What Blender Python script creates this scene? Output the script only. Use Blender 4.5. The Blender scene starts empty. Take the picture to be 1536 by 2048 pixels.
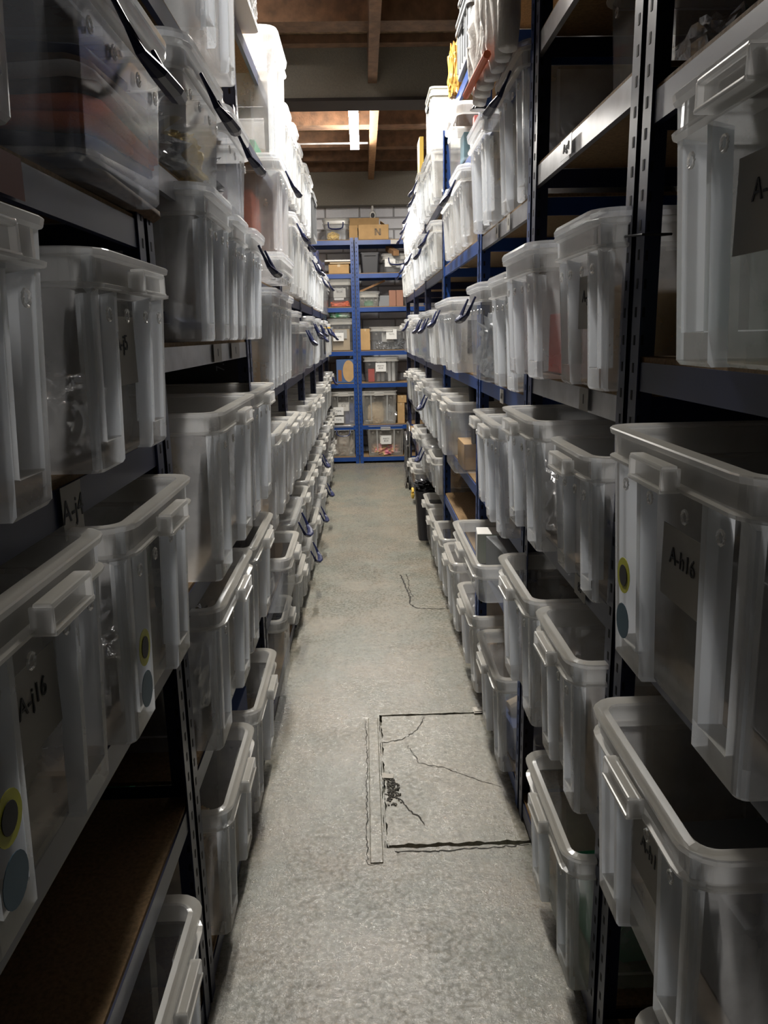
import bpy, bmesh, math, random
from mathutils import Vector, Matrix
R = math.radians
sc = bpy.context.scene
col = sc.collection
random.seed(7)

# ------------------------------------------------------------------ camera
cam = bpy.data.cameras.new('camera'); camo = bpy.data.objects.new('camera', cam); col.objects.link(camo)
cam.sensor_fit = 'HORIZONTAL'; cam.sensor_width = 36; cam.lens = 1540 / 1536 * 36; cam.clip_start = .05
CR = Matrix(((0.99943505, -0.02719458, -0.01974943), (-0.02537292, -0.22514584, -0.97399464), (0.02204087, 0.97394548, -0.22570865)))
mm = Matrix.Identity(4)
for i in range(3):
    mm[i][0] = CR[0][i]; mm[i][1] = -CR[1][i]; mm[i][2] = -CR[2][i]
mm[2][3] = 1.63
camo.matrix_world = mm
sc.camera = camo
# ------------------------------------------------------------------ world, exposure, lamps' strengths
w = bpy.data.worlds.new('world'); sc.world = w; w.use_nodes = True
w.node_tree.nodes['Background'].inputs[0].default_value = (.75, .85, 1, 1)
w.node_tree.nodes['Background'].inputs[1].default_value = .02
sc.view_settings.view_transform = 'Standard'; sc.view_settings.look = 'None'
sc.view_settings.gamma = 1; sc.view_settings.use_curve_mapping = False
sc.view_settings.exposure = 0.0
sc.cycles.transparent_max_bounces = 26
sc.cycles.max_bounces = 6
LAMP = 380.0; LAMP_NEAR = 285.0

# ------------------------------------------------------------------ materials
MATS = {}
def mat(name, rgb, rough=.5, metal=0, noise=0, nscale=20, bump=0, bscale=60, spec=.5, emit=0, rgb2=None):
    if name in MATS: return MATS[name]
    m = bpy.data.materials.new(name); m.use_nodes = True; nt = m.node_tree; b = nt.nodes['Principled BSDF']
    b.inputs['Base Color'].default_value = (*rgb, 1); b.inputs['Roughness'].default_value = rough
    b.inputs['Metallic'].default_value = metal; b.inputs['Specular IOR Level'].default_value = spec
    tc = nt.nodes.new('ShaderNodeTexCoord')
    if noise or rgb2:
        n = nt.nodes.new('ShaderNodeTexNoise'); n.inputs['Scale'].default_value = nscale; n.inputs['Detail'].default_value = 6
        nt.links.new(tc.outputs['Object'], n.inputs['Vector'])
        r = nt.nodes.new('ShaderNodeValToRGB'); r.color_ramp.elements[0].position = .35; r.color_ramp.elements[1].position = .65
        c2 = rgb2 or tuple(c * (1 - noise) for c in rgb)
        r.color_ramp.elements[0].color = (*c2, 1); r.color_ramp.elements[1].color = (*rgb, 1)
        nt.links.new(n.outputs['Fac'], r.inputs[0]); nt.links.new(r.outputs[0], b.inputs['Base Color'])
    if bump:
        n = nt.nodes.new('ShaderNodeTexNoise'); n.inputs['Scale'].default_value = bscale; n.inputs['Detail'].default_value = 4
        nt.links.new(tc.outputs['Object'], n.inputs['Vector'])
        bp = nt.nodes.new('ShaderNodeBump'); bp.inputs['Strength'].default_value = bump; bp.inputs['Distance'].default_value = .01
        nt.links.new(n.outputs['Fac'], bp.inputs['Height']); nt.links.new(bp.outputs[0], b.inputs['Normal'])
    if emit:
        b.inputs['Emission Color'].default_value = (*rgb, 1); b.inputs['Emission Strength'].default_value = emit
    MATS[name] = m; return m

def plastic(name, tint, opac, rough=.22, gloss=.10, var=.12):
    """milky translucent polypropylene: see-through share, diffuse + translucent share, coat"""
    if name in MATS: return MATS[name]
    m = bpy.data.materials.new(name); m.use_nodes = True; nt = m.node_tree; N = nt.nodes; L = nt.links; N.clear()
    out = N.new('ShaderNodeOutputMaterial'); tr = N.new('ShaderNodeBsdfTransparent'); tr.inputs[0].default_value = (.93, .94, .95, 1)
    df = N.new('ShaderNodeBsdfDiffuse'); tl = N.new('ShaderNodeBsdfTranslucent'); gl = N.new('ShaderNodeBsdfGlossy')
    df.inputs[0].default_value = (*tint, 1); tl.inputs[0].default_value = (min(.95, tint[0] * 1.02), min(.97, tint[1] * 1.08), min(1, tint[2] * 1.26), 1)
    gl.inputs['Roughness'].default_value = rough; gl.inputs[0].default_value = (1, 1, 1, 1)
    a = N.new('ShaderNodeMixShader'); a.inputs[0].default_value = .62; L.new(df.outputs[0], a.inputs[1]); L.new(tl.outputs[0], a.inputs[2])
    tc = N.new('ShaderNodeTexCoord'); n = N.new('ShaderNodeTexNoise'); n.inputs['Scale'].default_value = 7; n.inputs['Detail'].default_value = 5
    oi = N.new('ShaderNodeObjectInfo'); ad = N.new('ShaderNodeVectorMath'); ad.operation = 'ADD'
    L.new(tc.outputs['Object'], ad.inputs[0]); L.new(oi.outputs['Random'], ad.inputs[1]); L.new(ad.outputs[0], n.inputs['Vector'])
    mr = N.new('ShaderNodeMapRange'); mr.inputs[1].default_value = .3; mr.inputs[2].default_value = .7
    mr.inputs[3].default_value = opac - var; mr.inputs[4].default_value = opac + var; L.new(n.outputs['Fac'], mr.inputs[0])
    b = N.new('ShaderNodeMixShader'); L.new(mr.outputs[0], b.inputs[0]); L.new(tr.outputs[0], b.inputs[1]); L.new(a.outputs[0], b.inputs[2])
    lw = N.new('ShaderNodeLayerWeight'); lw.inputs[0].default_value = .35
    mu = N.new('ShaderNodeMath'); mu.operation = 'MULTIPLY_ADD'; mu.inputs[1].default_value = .22; mu.inputs[2].default_value = gloss * .4; L.new(lw.outputs['Fresnel'], mu.inputs[0])
    c = N.new('ShaderNodeMixShader'); L.new(mu.outputs[0], c.inputs[0]); L.new(b.outputs[0], c.inputs[1]); L.new(gl.outputs[0], c.inputs[2])
    L.new(c.outputs[0], out.inputs[0]); MATS[name] = m; return m

PW = plastic('frosted_plastic', (.88, .83, .73), .33)
PFIN = plastic('thick_rib_plastic', (.87, .86, .80), .74, rough=.3, var=.06)
PC = plastic('clear_plastic', (.80, .80, .77), .15, rough=.12, gloss=.2, var=.05)
PRIM = plastic('thick_frosted_plastic', (.92, .87, .76), .52, rough=.2, var=.06)
PRIC = plastic('thick_clear_plastic', (.80, .78, .72), .40, rough=.12, gloss=.2, var=.06)
PBAG = plastic('plastic_film', (.88, .88, .86), .35, rough=.10, gloss=.5, var=.15)
NAVY = mat('navy_painted_steel', (.012, .020, .075), .38, metal=.0, spec=.6, noise=.25, nscale=8)
BLUE = mat('blue_painted_steel', (.003, .048, .235), .40, spec=.6, noise=.2, nscale=8)
GALV = mat('bare_steel', (.50, .50, .52), .30, metal=.7, noise=.35, nscale=9)
BOARD = mat('chipboard', (.30, .19, .09), .85, noise=.35, nscale=120, bump=.2)
PAPER = mat('paper', (.50, .48, .44), .7)
INK = mat('black_ink', (.02, .02, .025), .6)
HNDL = mat('navy_handle_plastic', (.012, .018, .07), .35)
CARD = mat('cardboard', (.46, .29, .13), .85, noise=.12, nscale=14)
YEL = mat('yellow_sticker', (.62, .62, .04), .5)
DST = mat('blue_sticker', (.03, .10, .16), .5)

# ------------------------------------------------------------------ mesh helpers
def mk(name, bm, m=None, parent=None, smooth=False):
    me = bpy.data.meshes.new(name); bm.normal_update(); bm.to_mesh(me); bm.free()
    if smooth:
        for p in me.polygons: p.use_smooth = True
    return mo(name, me, m, parent)
def mo(name, me, m=None, parent=None):
    o = bpy.data.objects.new(name, me)
    if m is not None and not me.materials: me.materials.append(m)
    col.objects.link(o)
    if parent is not None: o.parent = parent
    return o
def tag(o, label=None, cat=None, group=None, kind=None):
    if label: o['label'] = label
    if cat: o['category'] = cat
    if group: o['group'] = group
    if kind: o['kind'] = kind
    return o
def empty(name, loc=(0, 0, 0), rz=0):
    o = bpy.data.objects.new(name, None); o.empty_display_size = .05; col.objects.link(o); o.location = loc; o.rotation_euler = (0, 0, rz); return o
def bx(bm, x0, x1, y0, y1, z0, z1, bev=0, M=None):
    vs = [bm.verts.new((x, y, z)) for z in (z0, z1) for y in (y0, y1) for x in (x0, x1)]
    fs = [bm.faces.new([vs[i] for i in f]) for f in ((0, 2, 3, 1), (4, 5, 7, 6), (0, 1, 5, 4), (2, 6, 7, 3), (0, 4, 6, 2), (1, 3, 7, 5))]
    if bev:
        es = list({e for f in fs for e in f.edges})
        r = bmesh.ops.bevel(bm, geom=es, offset=bev, segments=2, affect='EDGES', profile=.6)
        vs = list({v for f in r['faces'] for v in f.verts} | {v for v in vs if v.is_valid})
    if M is not None: bmesh.ops.transform(bm, matrix=M, verts=vs)
    return vs
def box(name, x0, x1, y0, y1, z0, z1, m, parent=None, bev=0):
    bm = bmesh.new(); bx(bm, x0, x1, y0, y1, z0, z1, bev); return mk(name, bm, m, parent)
def tube(bm, pts, rad, n=8, flat=1.0, closed=False):
    P = [Vector(p) for p in pts]; rings = []
    up = Vector((0, 0, 1))
    for i, p in enumerate(P):
        a = P[(i - 1) % len(P)] if (closed or i) else p; b = P[(i + 1) % len(P)] if (closed or i < len(P) - 1) else p
        t = (b - a).normalized()
        s = t.cross(up)
        if s.length < 1e-3: s = Vector((1, 0, 0))
        s.normalize(); u = s.cross(t)
        r = rad[i] if isinstance(rad, (list, tuple)) else rad
        rings.append([bm.verts.new(p + s * math.cos(2 * math.pi * k / n) * r + u * math.sin(2 * math.pi * k / n) * r * flat) for k in range(n)])
    m = len(rings)
    for i in range(m if closed else m - 1):
        A, B = rings[i], rings[(i + 1) % m]
        for k in range(n): bm.faces.new((A[k], A[(k + 1) % n], B[(k + 1) % n], B[k]))
    if not closed:
        bm.faces.new(rings[0][::-1]); bm.faces.new(rings[-1])
def loft(bm, rings, cap0=True, cap1=False, closed=True):
    V = [[bm.verts.new(p) for p in r] for r in rings]
    n = len(V[0])
    for a, b in zip(V, V[1:]):
        for k in range(n if closed else n - 1):
            bm.faces.new((a[k], a[(k + 1) % n], b[(k + 1) % n], b[k]))
    if cap0: bm.faces.new(V[0][::-1])
    if cap1: bm.faces.new(V[-1])
    return V
def text(name, s, size, m, parent, loc, rot, kind=None):
    c = bpy.data.curves.new(name, 'FONT'); c.body = s; c.size = size; c.align_x = 'CENTER'; c.align_y = 'CENTER'; c.extrude = .0004
    t = bpy.data.objects.new(name, c); col.objects.link(t)
    dg = bpy.context.evaluated_depsgraph_get()
    me = bpy.data.meshes.new_from_object(t.evaluated_get(dg)); me.name = name
    bpy.data.objects.remove(t); bpy.data.curves.remove(c)
    me.materials.clear(); me.materials.append(m)
    o = mo(name, me, None, parent); o.location = loc; o.rotation_euler = rot; return o

# ------------------------------------------------------------------ room
def floor_mat(name, base, warm, patch=False):
    m = bpy.data.materials.new(name); m.use_nodes = True; nt = m.node_tree; N = nt.nodes; L = nt.links; b = N['Principled BSDF']
    tc = N.new('ShaderNodeTexCoord')
    def noise(s, d=6, r=.6):
        n = N.new('ShaderNodeTexNoise'); n.inputs['Scale'].default_value = s; n.inputs['Detail'].default_value = d; n.inputs['Roughness'].default_value = r
        L.new(tc.outputs['Object'], n.inputs['Vector']); return n.outputs['Fac']
    def ramp(f, p0, c0, p1, c1):
        r = N.new('ShaderNodeValToRGB'); e = r.color_ramp.elements; e[0].position = p0; e[1].position = p1
        e[0].color = (*c0, 1); e[1].color = (*c1, 1); L.new(f, r.inputs[0]); return r.outputs[0]
    big = ramp(noise(2.2, 8, .72), .40, base, .58, warm)
    fine = ramp(noise(34, 8, .75), .32, (.42, .41, .39), .66, (1.15, 1.15, 1.12))
    mx = N.new('ShaderNodeMix'); mx.data_type = 'RGBA'; mx.blend_type = 'MULTIPLY'; mx.inputs[0].default_value = .9
    L.new(big, mx.inputs[6]); L.new(fine, mx.inputs[7])
    sp = ramp(noise(70, 3, .5), .24, (.25, .24, .22), .30, (1, 1, 1))
    m2 = N.new('ShaderNodeMix'); m2.data_type = 'RGBA'; m2.blend_type = 'MULTIPLY'; m2.inputs[0].default_value = .6
    L.new(mx.outputs[2], m2.inputs[6]); L.new(sp, m2.inputs[7]); L.new(m2.outputs[2], b.inputs['Base Color'])
    rr = ramp(noise(60, 6, .75), .44, (.13, .13, .13), .60, (.46, .46, .46)); rb = ramp(noise(3.2, 6, .7), .42, (0, 0, 0), .60, (.16, .16, .16))
    rs = N.new('ShaderNodeMix'); rs.data_type = 'RGBA'; rs.blend_type = 'ADD'; rs.inputs[0].default_value = 1; L.new(rr, rs.inputs[6]); L.new(rb, rs.inputs[7]); L.new(rs.outputs[2], b.inputs['Roughness'])
    b.inputs['Specular IOR Level'].default_value = .75
    bp = N.new('ShaderNodeBump'); bp.inputs['Strength'].default_value = .30; bp.inputs['Distance'].default_value = .005
    ad = N.new('ShaderNodeMath'); ad.operation = 'ADD'; L.new(noise(70, 6, .75), ad.inputs[0]); L.new(noise(12, 4), ad.inputs[1])
    L.new(ad.outputs[0], bp.inputs['Height']); L.new(bp.outputs[0], b.inputs['Normal'])
    return m
FL = floor_mat('painted_concrete', (.212, .214, .178), (.262, .234, .186))
FP = floor_mat('bare_concrete_patch', (.27, .265, .225), (.32, .295, .245))
def wob(x, s, a):
    return a * (math.sin(x * s) + .6 * math.sin(x * s * 2.3 + 1) + .4 * math.sin(x * s * 5.1 + 2))
# floor with a rectangular hole for the sunken patch
HX0, HX1, HY0, HY1 = .030, .80, 2.19, 3.09
bm = bmesh.new()
NS = 60
ring_in, ring_out = [], []
def edgepts():
    pts = []
    for i in range(NS): t = i / NS; pts.append((HX0 + (HX1 - HX0) * t, HY0 + wob(t * 8, 4, .0025)))
    for i in range(NS): t = i / NS; pts.append((HX1, HY0 + (HY1 - HY0) * t))
    for i in range(NS): t = i / NS; pts.append((HX1 - (HX1 - HX0) * t, HY1 + wob(t * 8, 3, .002)))
    for i in range(NS): t = i / NS; pts.append((HX0 + wob(t * 7, 5, .0015), HY1 - (HY1 - HY0) * t))
    return pts
inn = edgepts()
def outp(i):
    s, k = divmod(i, NS); t = k / NS
    return [(-3 + 6 * t, -2.5), (3, -2.5 + 14 * t), (3 - 6 * t, 11.5), (-3, 11.5 - 14 * t)][s]
a = [bm.verts.new((*outp(i), 0)) for i in range(4 * NS)]
b_ = [bm.verts.new((*p, 0)) for p in inn]; c_ = [bm.verts.new((*p, -.03)) for p in inn]
n4 = 4 * NS
for i in range(n4):
    j = (i + 1) % n4
    bm.faces.new((a[i], a[j], b_[j], b_[i])); bm.faces.new((b_[i], b_[j], c_[j], c_[i]))
bm.faces.new(c_)
tag(mk('floor', bm, FL), kind='structure')
# patch slab
bm = bmesh.new(); pts = []
for i in range(NS): t = i / NS; pts.append((HX0 + .014 + (HX1 - HX0 - .012) * t, HY0 + .024 + wob(t * 9 + 2, 5, .0035)))
for i in range(8): pts.append((HX1 - .001, HY0 + .017 + (HY1 - HY0 - .03) * i / 8))
for i in range(NS): t = i / NS; pts.append((HX1 - (HX1 - HX0 - .012) * t, HY1 - .006 + wob(t * 7, 4, .002)))
for i in range(NS): t = i / NS; pts.append((HX0 + .010 + wob(t * 9, 5, .0025), HY1 - (HY1 - HY0) * t - .004 + .0 * t))
loft(bm, [[(x, y, -.03) for x, y in pts], [(x, y, -.004) for x, y in pts]], False, True)
tag(mk('trim_1', bm, FP), kind='structure')
# cement lip along the patch's left side and front
bm = bmesh.new()
bx(bm, -.018, .024, 2.12, 3.06, -.004, .004, .0035)
tag(mk('trim_2', bm, FP), kind='structure')
DARKC = mat('dark_crack_grit', (.035, .032, .028), .9)  # cracks are ribbons in their own dark colour
def crack(name, pts, wd, z=.0006, seed=0):
    rnd = random.Random(seed); bm = bmesh.new(); P = []
    for (x0, y0), (x1, y1) in zip(pts, pts[1:]):
        n = max(2, int(math.hypot(x1 - x0, y1 - y0) / .012))
        for i in range(n):
            t = i / n; P.append((x0 + (x1 - x0) * t + rnd.uniform(-.004, .004), y0 + (y1 - y0) * t + rnd.uniform(-.005, .005)))
    P.append(pts[-1]); L_, R_ = [], []
    for i, p in enumerate(P):
        q = P[min(i + 1, len(P) - 1)]; o = P[max(i - 1, 0)]
        dx, dy = q[0] - o[0], q[1] - o[1]; l = math.hypot(dx, dy) or 1
        ww = wd * rnd.uniform(.35, 1.2) * min(1, (len(P) - i) / 6 + .15)
        L_.append(bm.verts.new((p[0] - dy / l * ww, p[1] + dx / l * ww, z))); R_.append(bm.verts.new((p[0] + dy / l * ww, p[1] - dx / l * ww, z)))
    for i in range(len(P) - 1): bm.faces.new((L_[i], R_[i], R_[i + 1], L_[i + 1]))
    return tag(mk(name, bm, DARKC), kind='structure')
crack('trim_3', [(.045, 2.86), (.13, 2.89), (.19, 2.96), (.23, 3.08)], .0024, -.003, 1)
crack('trim_4', [(.14, 2.83), (.18, 2.70), (.27, 2.66), (.36, 2.59), (.47, 2.52)], .0018, -.003, 2)
crack('trim_5', [(.04, 2.50), (.09, 2.47), (.12, 2.40), (.15, 2.36), (.17, 2.31)], .0032, -.003, 3)
crack('trim_6', [(.22, 5.10), (.24, 4.85), (.26, 4.62), (.25, 4.50), (.29, 4.42), (.40, 4.40), (.50, 4.40)], .0055, .0008, 4)
crack('trim_8', [(.06, 2.172), (.2, 2.168), (.35, 2.176), (.50, 2.186)], .0030, .0008, 6)
crack('trim_9', [(-.028, 3.05), (-.024, 2.7), (-.027, 2.4), (-.026, 2.12), (.03, 2.105)], .0016, .0008, 7)
crack('trim_10', [(.05, 2.45), (.08, 2.56), (.06, 2.64)], .0060, -.003, 8)
crack('trim_7', [(.26, 5.10), (.27, 4.95), (.26, 4.8), (.28, 4.62)], .0032, .0008, 5)
# crumbled hole beside the lip
bm = bmesh.new(); rnd = random.Random(3)
for i in range(120):
    x, y, s = .05 + abs(rnd.gauss(0, .022)), 2.52 + rnd.gauss(0, .04), rnd.uniform(.0015, .005)
    M = Matrix.Translation((x, y, -.003 + s * .2)) @ Matrix.Rotation(rnd.uniform(0, 6), 4, 'Z') @ Matrix.Rotation(rnd.uniform(0, 1), 4, 'X')
    bx(bm, -s, s, -s * .7, s * .7, -s * .4, s * .4, 0, M)
tag(mk('concrete_crumbs', bm, mat('dark_grit', (.16, .15, .13), .95, noise=.6, nscale=90)), 'dark crumbled concrete grit at the left edge of the floor patch', 'rubble', kind='stuff')
for k, (x, y, s) in enumerate([(.052, 2.61, .020), (.47, 3.10, .022)]):
    bm = bmesh.new(); bx(bm, -s, s, -s * .8, s * .8, 0, s * .35, s * .12)
    for v in bm.verts: v.co.x += rnd.uniform(-.3, .3) * s; v.co.y += rnd.uniform(-.3, .3) * s
    o = mk('concrete_chip', bm, mat('pale_chip', (.55, .52, .46), .8)); o.location = (x, y, -.0035 if k == 0 else .0005)
    tag(o, ['pale concrete chip lying in the hole at the patch edge', 'pale chip on the floor by the right-hand boxes behind the patch'][k], 'rubble')

SHADE_BACK = mat('shade_backing', (.055, .052, .048), .9, noise=.3, nscale=3)  # near-black: the darkness beyond the racks is put into this colour
BRK = bpy.data.materials.new('white_painted_brick'); BRK.use_nodes = True
nt = BRK.node_tree; b = nt.nodes['Principled BSDF']; b.inputs['Roughness'].default_value = .75
tc = nt.nodes.new('ShaderNodeTexCoord'); mp = nt.nodes.new('ShaderNodeMapping'); mp.inputs['Rotation'].default_value = (R(90), 0, 0)
br = nt.nodes.new('ShaderNodeTexBrick'); br.inputs['Color1'].default_value = (.80, .80, .83, 1); br.inputs['Color2'].default_value = (.72, .72, .76, 1); br.inputs['Mortar'].default_value = (.42, .41, .42, 1)
br.inputs['Scale'].default_value = 1; br.inputs['Brick Width'].default_value = .44; br.inputs['Row Height'].default_value = .14; br.inputs['Mortar Size'].default_value = .012; br.inputs['Mortar Smooth'].default_value = .6
nt.links.new(tc.outputs['Object'], mp.inputs[0]); nt.links.new(mp.outputs[0], br.inputs['Vector']); nt.links.new(br.outputs['Color'], b.inputs['Base Color'])
bp = nt.nodes.new('ShaderNodeBump'); bp.inputs['Strength'].default_value = .9; bp.inputs['Distance'].default_value = .02; bp.invert = True
ns = nt.nodes.new('ShaderNodeTexNoise'); ns.inputs['Scale'].default_value = 14; ns.inputs['Detail'].default_value = 5; nt.links.new(tc.outputs['Object'], ns.inputs['Vector'])
ad = nt.nodes.new('ShaderNodeMath'); ad.operation = 'ADD'; nt.links.new(br.outputs['Fac'], ad.inputs[0]); nt.links.new(ns.outputs['Fac'], ad.inputs[1])
nt.links.new(ad.outputs[0], bp.inputs['Height']); nt.links.new(bp.outputs[0], b.inputs['Normal'])
tag(box('wall_back', -3, 3, 10.50, 10.65, -.05, 4.0, BRK), kind='structure')
tag(box('backing_left', -1.25, -1.15, -2.5, 10.49, 0.001, 3.95, SHADE_BACK), kind='structure')  # stand-in for the dark aisle beyond, added close to cut light leaks
tag(box('backing_right', 1.22, 1.32, -2.5, 10.49, 0.001, 3.95, SHADE_BACK), kind='structure')  # same on the right: added backing that keeps bounce light down
tag(box('closure_front', -1.14, 1.21, -2.5, -2.4, 0.001, 3.9, SHADE_BACK), kind='structure')  # unseen panel added behind the camera to keep the light closed in
OSB = mat('osb_ceiling_board', (.25, .165, .09), .85, nscale=26, rgb2=(.12, .075, .04), bump=.5, bscale=40)
TIM = mat('roof_timber', (.16, .085, .045), .8, noise=.5, nscale=12, bump=.3)
TIML = mat('pale_roof_timber', (.30, .16, .07), .8, noise=.35, nscale=22, bump=.3)
BEAM = mat('grey_painted_beam', (.225, .205, .170), .8, noise=.12, nscale=60, bump=.6, bscale=140)
STEEL = mat('dark_flange', (.035, .03, .028), .85, spec=.1)
tag(box('ceiling', -1.25, 1.32, -2.5, 10.6, 3.76, 3.84, OSB), kind='structure')
tag(box('trim_20', -1.14, 1.21, 6.50, 6.72, 3.40, 3.755, BEAM), kind='structure')
tag(box('trim_21', -1.14, 1.21, 6.47, 6.75, 3.375, 3.398, STEEL), kind='structure')
tag(box('trim_22', -1.14, 1.21, 10.30, 10.495, 3.21, 3.60, BEAM), kind='structure')
tag(box('trim_23', -1.14, 1.21, 10.28, 10.495, 3.601, 3.755, TIM), kind='structure')
k = 24
for y0, y1, z0 in [(1.2, 1.3, 3.64), (2.9, 3.0, 3.64), (5.62, 5.80, 3.62), (6.25, 6.34, 3.70), (7.02, 7.12, 3.62), (8.10, 8.28, 3.60), (9.0, 9.14, 3.60), (9.75, 9.83, 3.62)]:
    tag(box('trim_%d' % k, -1.14, 1.21, y0, y1, z0, 3.758, TIM), kind='structure'); k += 1
for x0, x1, ya, yb, m in [(.09, .16, -2, 6.49, TIM), (.12, .19, 6.76, 10.27, TIML), (-.80, -.72, -2, 6.49, TIM), (-.72, -.64, 6.76, 10.27, TIM), (.86, .93, -2, 6.49, TIM), (.95, 1.02, 6.76, 10.27, TIM)]:
    tag(box('trim_%d' % k, x0, x1, ya, yb, 3.50, 3.757, m), kind='structure'); k += 1

# ------------------------------------------------------------------ lamps
def batten(y0, y1, x, z, label, power):
    t = empty('batten_light', (x, y0, z)); tag(t, label, 'ceiling light', 'batten lights over the aisle')
    L_ = y1 - y0
    bm = bmesh.new(); bx(bm, -.035, .035, 0, L_, .02, .05, .006); mk('housing', bm, mat('white_metal', (.75, .75, .74), .4), t)
    bm = bmesh.new()
    rings = [[(.042 * math.cos(q) , y, .024 - .040 * math.sin(q)) for q in [math.pi * i / 10 for i in range(11)]] for y in (.01, L_ - .01)]
    V = loft(bm, rings, False, False, closed=False); bm.faces.new(V[0]); bm.faces.new(V[1][::-1])
    mk('diffuser', bm, mat('lamp_diffuser_%d' % power, (1.0, .96, .89), .5, emit=power), t)
    for yy in (.0, L_ - .02):
        bm = bmesh.new(); bx(bm, -.044, .044, yy, yy + .02, -.02, .05, .004); mk('end_cap', bm, mat('white_metal', (.75, .75, .74), .4), t)
    bm = bmesh.new()
    for yy in (.25, L_ - .25): tube(bm, [(0, yy, .05), (0, yy, 3.76 - z)], .003, 6)
    mk('hanger', bm, GALV, t)
    return t
batten(6.86, 8.40, -.03, 3.46, 'glowing white batten light hanging behind the grey ceiling beam', LAMP)
batten(3.25, 4.75, -.03, 3.58, 'white batten light nearer the camera, above the picture edge', LAMP_NEAR)
bm = bmesh.new(); tube(bm, [(-.75, 8.25, 3.47), (.10, 8.25, 3.47)], .009, 8)
tag(mk('conduit', bm, GALV), 'thin grey conduit crossing behind the glowing batten light', 'conduit')

# ------------------------------------------------------------------ racks
def rack_post(h, sx, sy, m):
    """L section: one flange faces the aisle, one faces along the rack; punched slots along the aisle flange"""
    bm = bmesh.new(); f, t = .042, .003
    for z0, z1 in [(0, h)]:
        bx(bm, min(0, sx * t), max(0, sx * t), min(0, sy * f), max(0, sy * f), z0, z1)
        bx(bm, min(0, sx * f), max(0, sx * f), min(0, sy * t), max(0, sy * t), z0, z1)
    return bm
SLOT = mat('slot_dark', (.004, .004, .006), .8)
def rack(name, label, side, x, y0, y1, levels, h, m=NAVY, depth=.60, group=None, axis='Y', mlist=None):
    """side: +1 rack extends to +X from the aisle plane x, -1 to -X. axis 'X' is the end rack, extending to +Y"""
    t = empty(name, (x, y0, 0)); tag(t, label, 'shelving unit', group)
    if axis == 'Y': T = lambda a, d, z: (side * d, a, z)
    else: T = lambda a, d, z: (a, d, z)
    Wd = y1 - y0
    def part(nm, boxes, mm, bev=0):
        bm = bmesh.new()
        for (a0, a1, d0, d1, z0, z1) in boxes:
            p, q = T(a0, d0, z0), T(a1, d1, z1)
            bx(bm, min(p[0], q[0]), max(p[0], q[0]), min(p[1], q[1]), max(p[1], q[1]), z0, z1, bev)
        bmesh.ops.recalc_face_normals(bm, faces=bm.faces)
        return mk(nm, bm, mm, t)
    f, th = .045, .003
    for a0, s in ((0, 1), (Wd, -1)):
        for d0, q in ((0, 1), (depth, -1)):
            A = sorted((a0, a0 + s * f)); A2 = sorted((a0, a0 + s * th)); D = sorted((d0, d0 + q * th)); D2 = sorted((d0, d0 + q * f))
            p = part('post', [(A[0], A[1], D[0], D[1], 0, h), (A2[0], A2[1], D2[0], D2[1], .0, h)], m)
            if q == 1:
                zs = [z * .05 for z in range(2, int(h / .05))]
                bs = []
                for z in zs:
                    ac = a0 + s * f * .45; bs.append((ac - .004, ac + .004, -.0006, .0, z, z + .018))
                    bs.append((A2[0] - .0006, A2[1] + .0006, .016, .023, z, z + .018))
                bm = bmesh.new()
                for (a0_, a1_, dd0, dd1, z0, z1) in bs:
                    P_, Q_ = T(a0_, dd0, z0), T(a1_, dd1, z1)
                    bx(bm, min(P_[0], Q_[0]), max(P_[0], Q_[0]), min(P_[1], Q_[1]), max(P_[1], Q_[1]), z0, z1)
                mk('slots', bm, SLOT, p)
    for i, z in enumerate(levels):
        bmat = (mlist or {}).get(i, m)
        part('beam', [(.006, Wd - .006, .004, .007, z - .062, z - .010), (.006, Wd - .006, .007, .028, z - .013, z - .010), (.006, Wd - .006, .007, .018, z - .062, z - .059)], bmat)
        part('beam', [(.006, Wd - .006, depth - .007, depth - .004, z - .062, z - .010), (.006, Wd - .006, depth - .028, depth - .007, z - .013, z - .010)], m)
        part('side_beam', [(.004, .007, .03, depth - .03, z - .062, z - .012)], m)
        part('side_beam', [(Wd - .007, Wd - .004, .03, depth - .03, z - .062, z - .012)], m)
        part('shelf_board', [(.008, Wd - .008, .008, depth - .008, z - .010, z - .001)], BOARD)
    return t
XL, XR = -.42, .50
LU = [(-.15, 1.60, [.08, .60, 1.00, 1.44, 1.86, 2.30], 2.75), (1.62, 2.92, [.08, .62, 1.05, 1.62, 2.00, 2.37], 2.40),
      (2.94, 4.20, [.08, .50, .87, 1.41, 1.86, 2.38, 2.75], 2.80)] + \
     [(y, y + 1.28, [.08, .45, .84, 1.40, 1.86, 2.40], 2.45) for y in (4.22, 5.52, 6.82, 8.12)]
RU = [(.25, 1.46, [.08, .57, 1.07, 1.58, 2.03, 2.45], 2.75), (1.48, 2.36, [.08, .57, 1.07, 1.51, 2.09, 2.43], 2.75),
      (2.38, 3.38, [.08, .66, .97, 1.44, 2.02, 2.42, 2.80], 2.86), (3.40, 4.88, [.08, .62, .95, 1.44, 2.02, 2.42, 2.80], 2.82)] + \
     [(y, y + 1.34, [.08, .58, .96, 1.43, 2.02, 2.43], 2.45) for y in (4.90, 6.26, 7.62)]
ordn = ['nearest', 'second', 'third', 'fourth', 'fifth', 'sixth', 'seventh']
GM = {3: GALV, 4: GALV, 5: GALV}
for i, (a0, a1, lv, h) in enumerate(LU):
    rack('shelving_unit', 'navy steel shelving unit on the left, ' + ordn[i] + ' from the camera', -1, XL, a0, a1, lv, h, NAVY, group='left shelving units', mlist={3: GALV, 4: GALV} if i == 1 else None)
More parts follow.
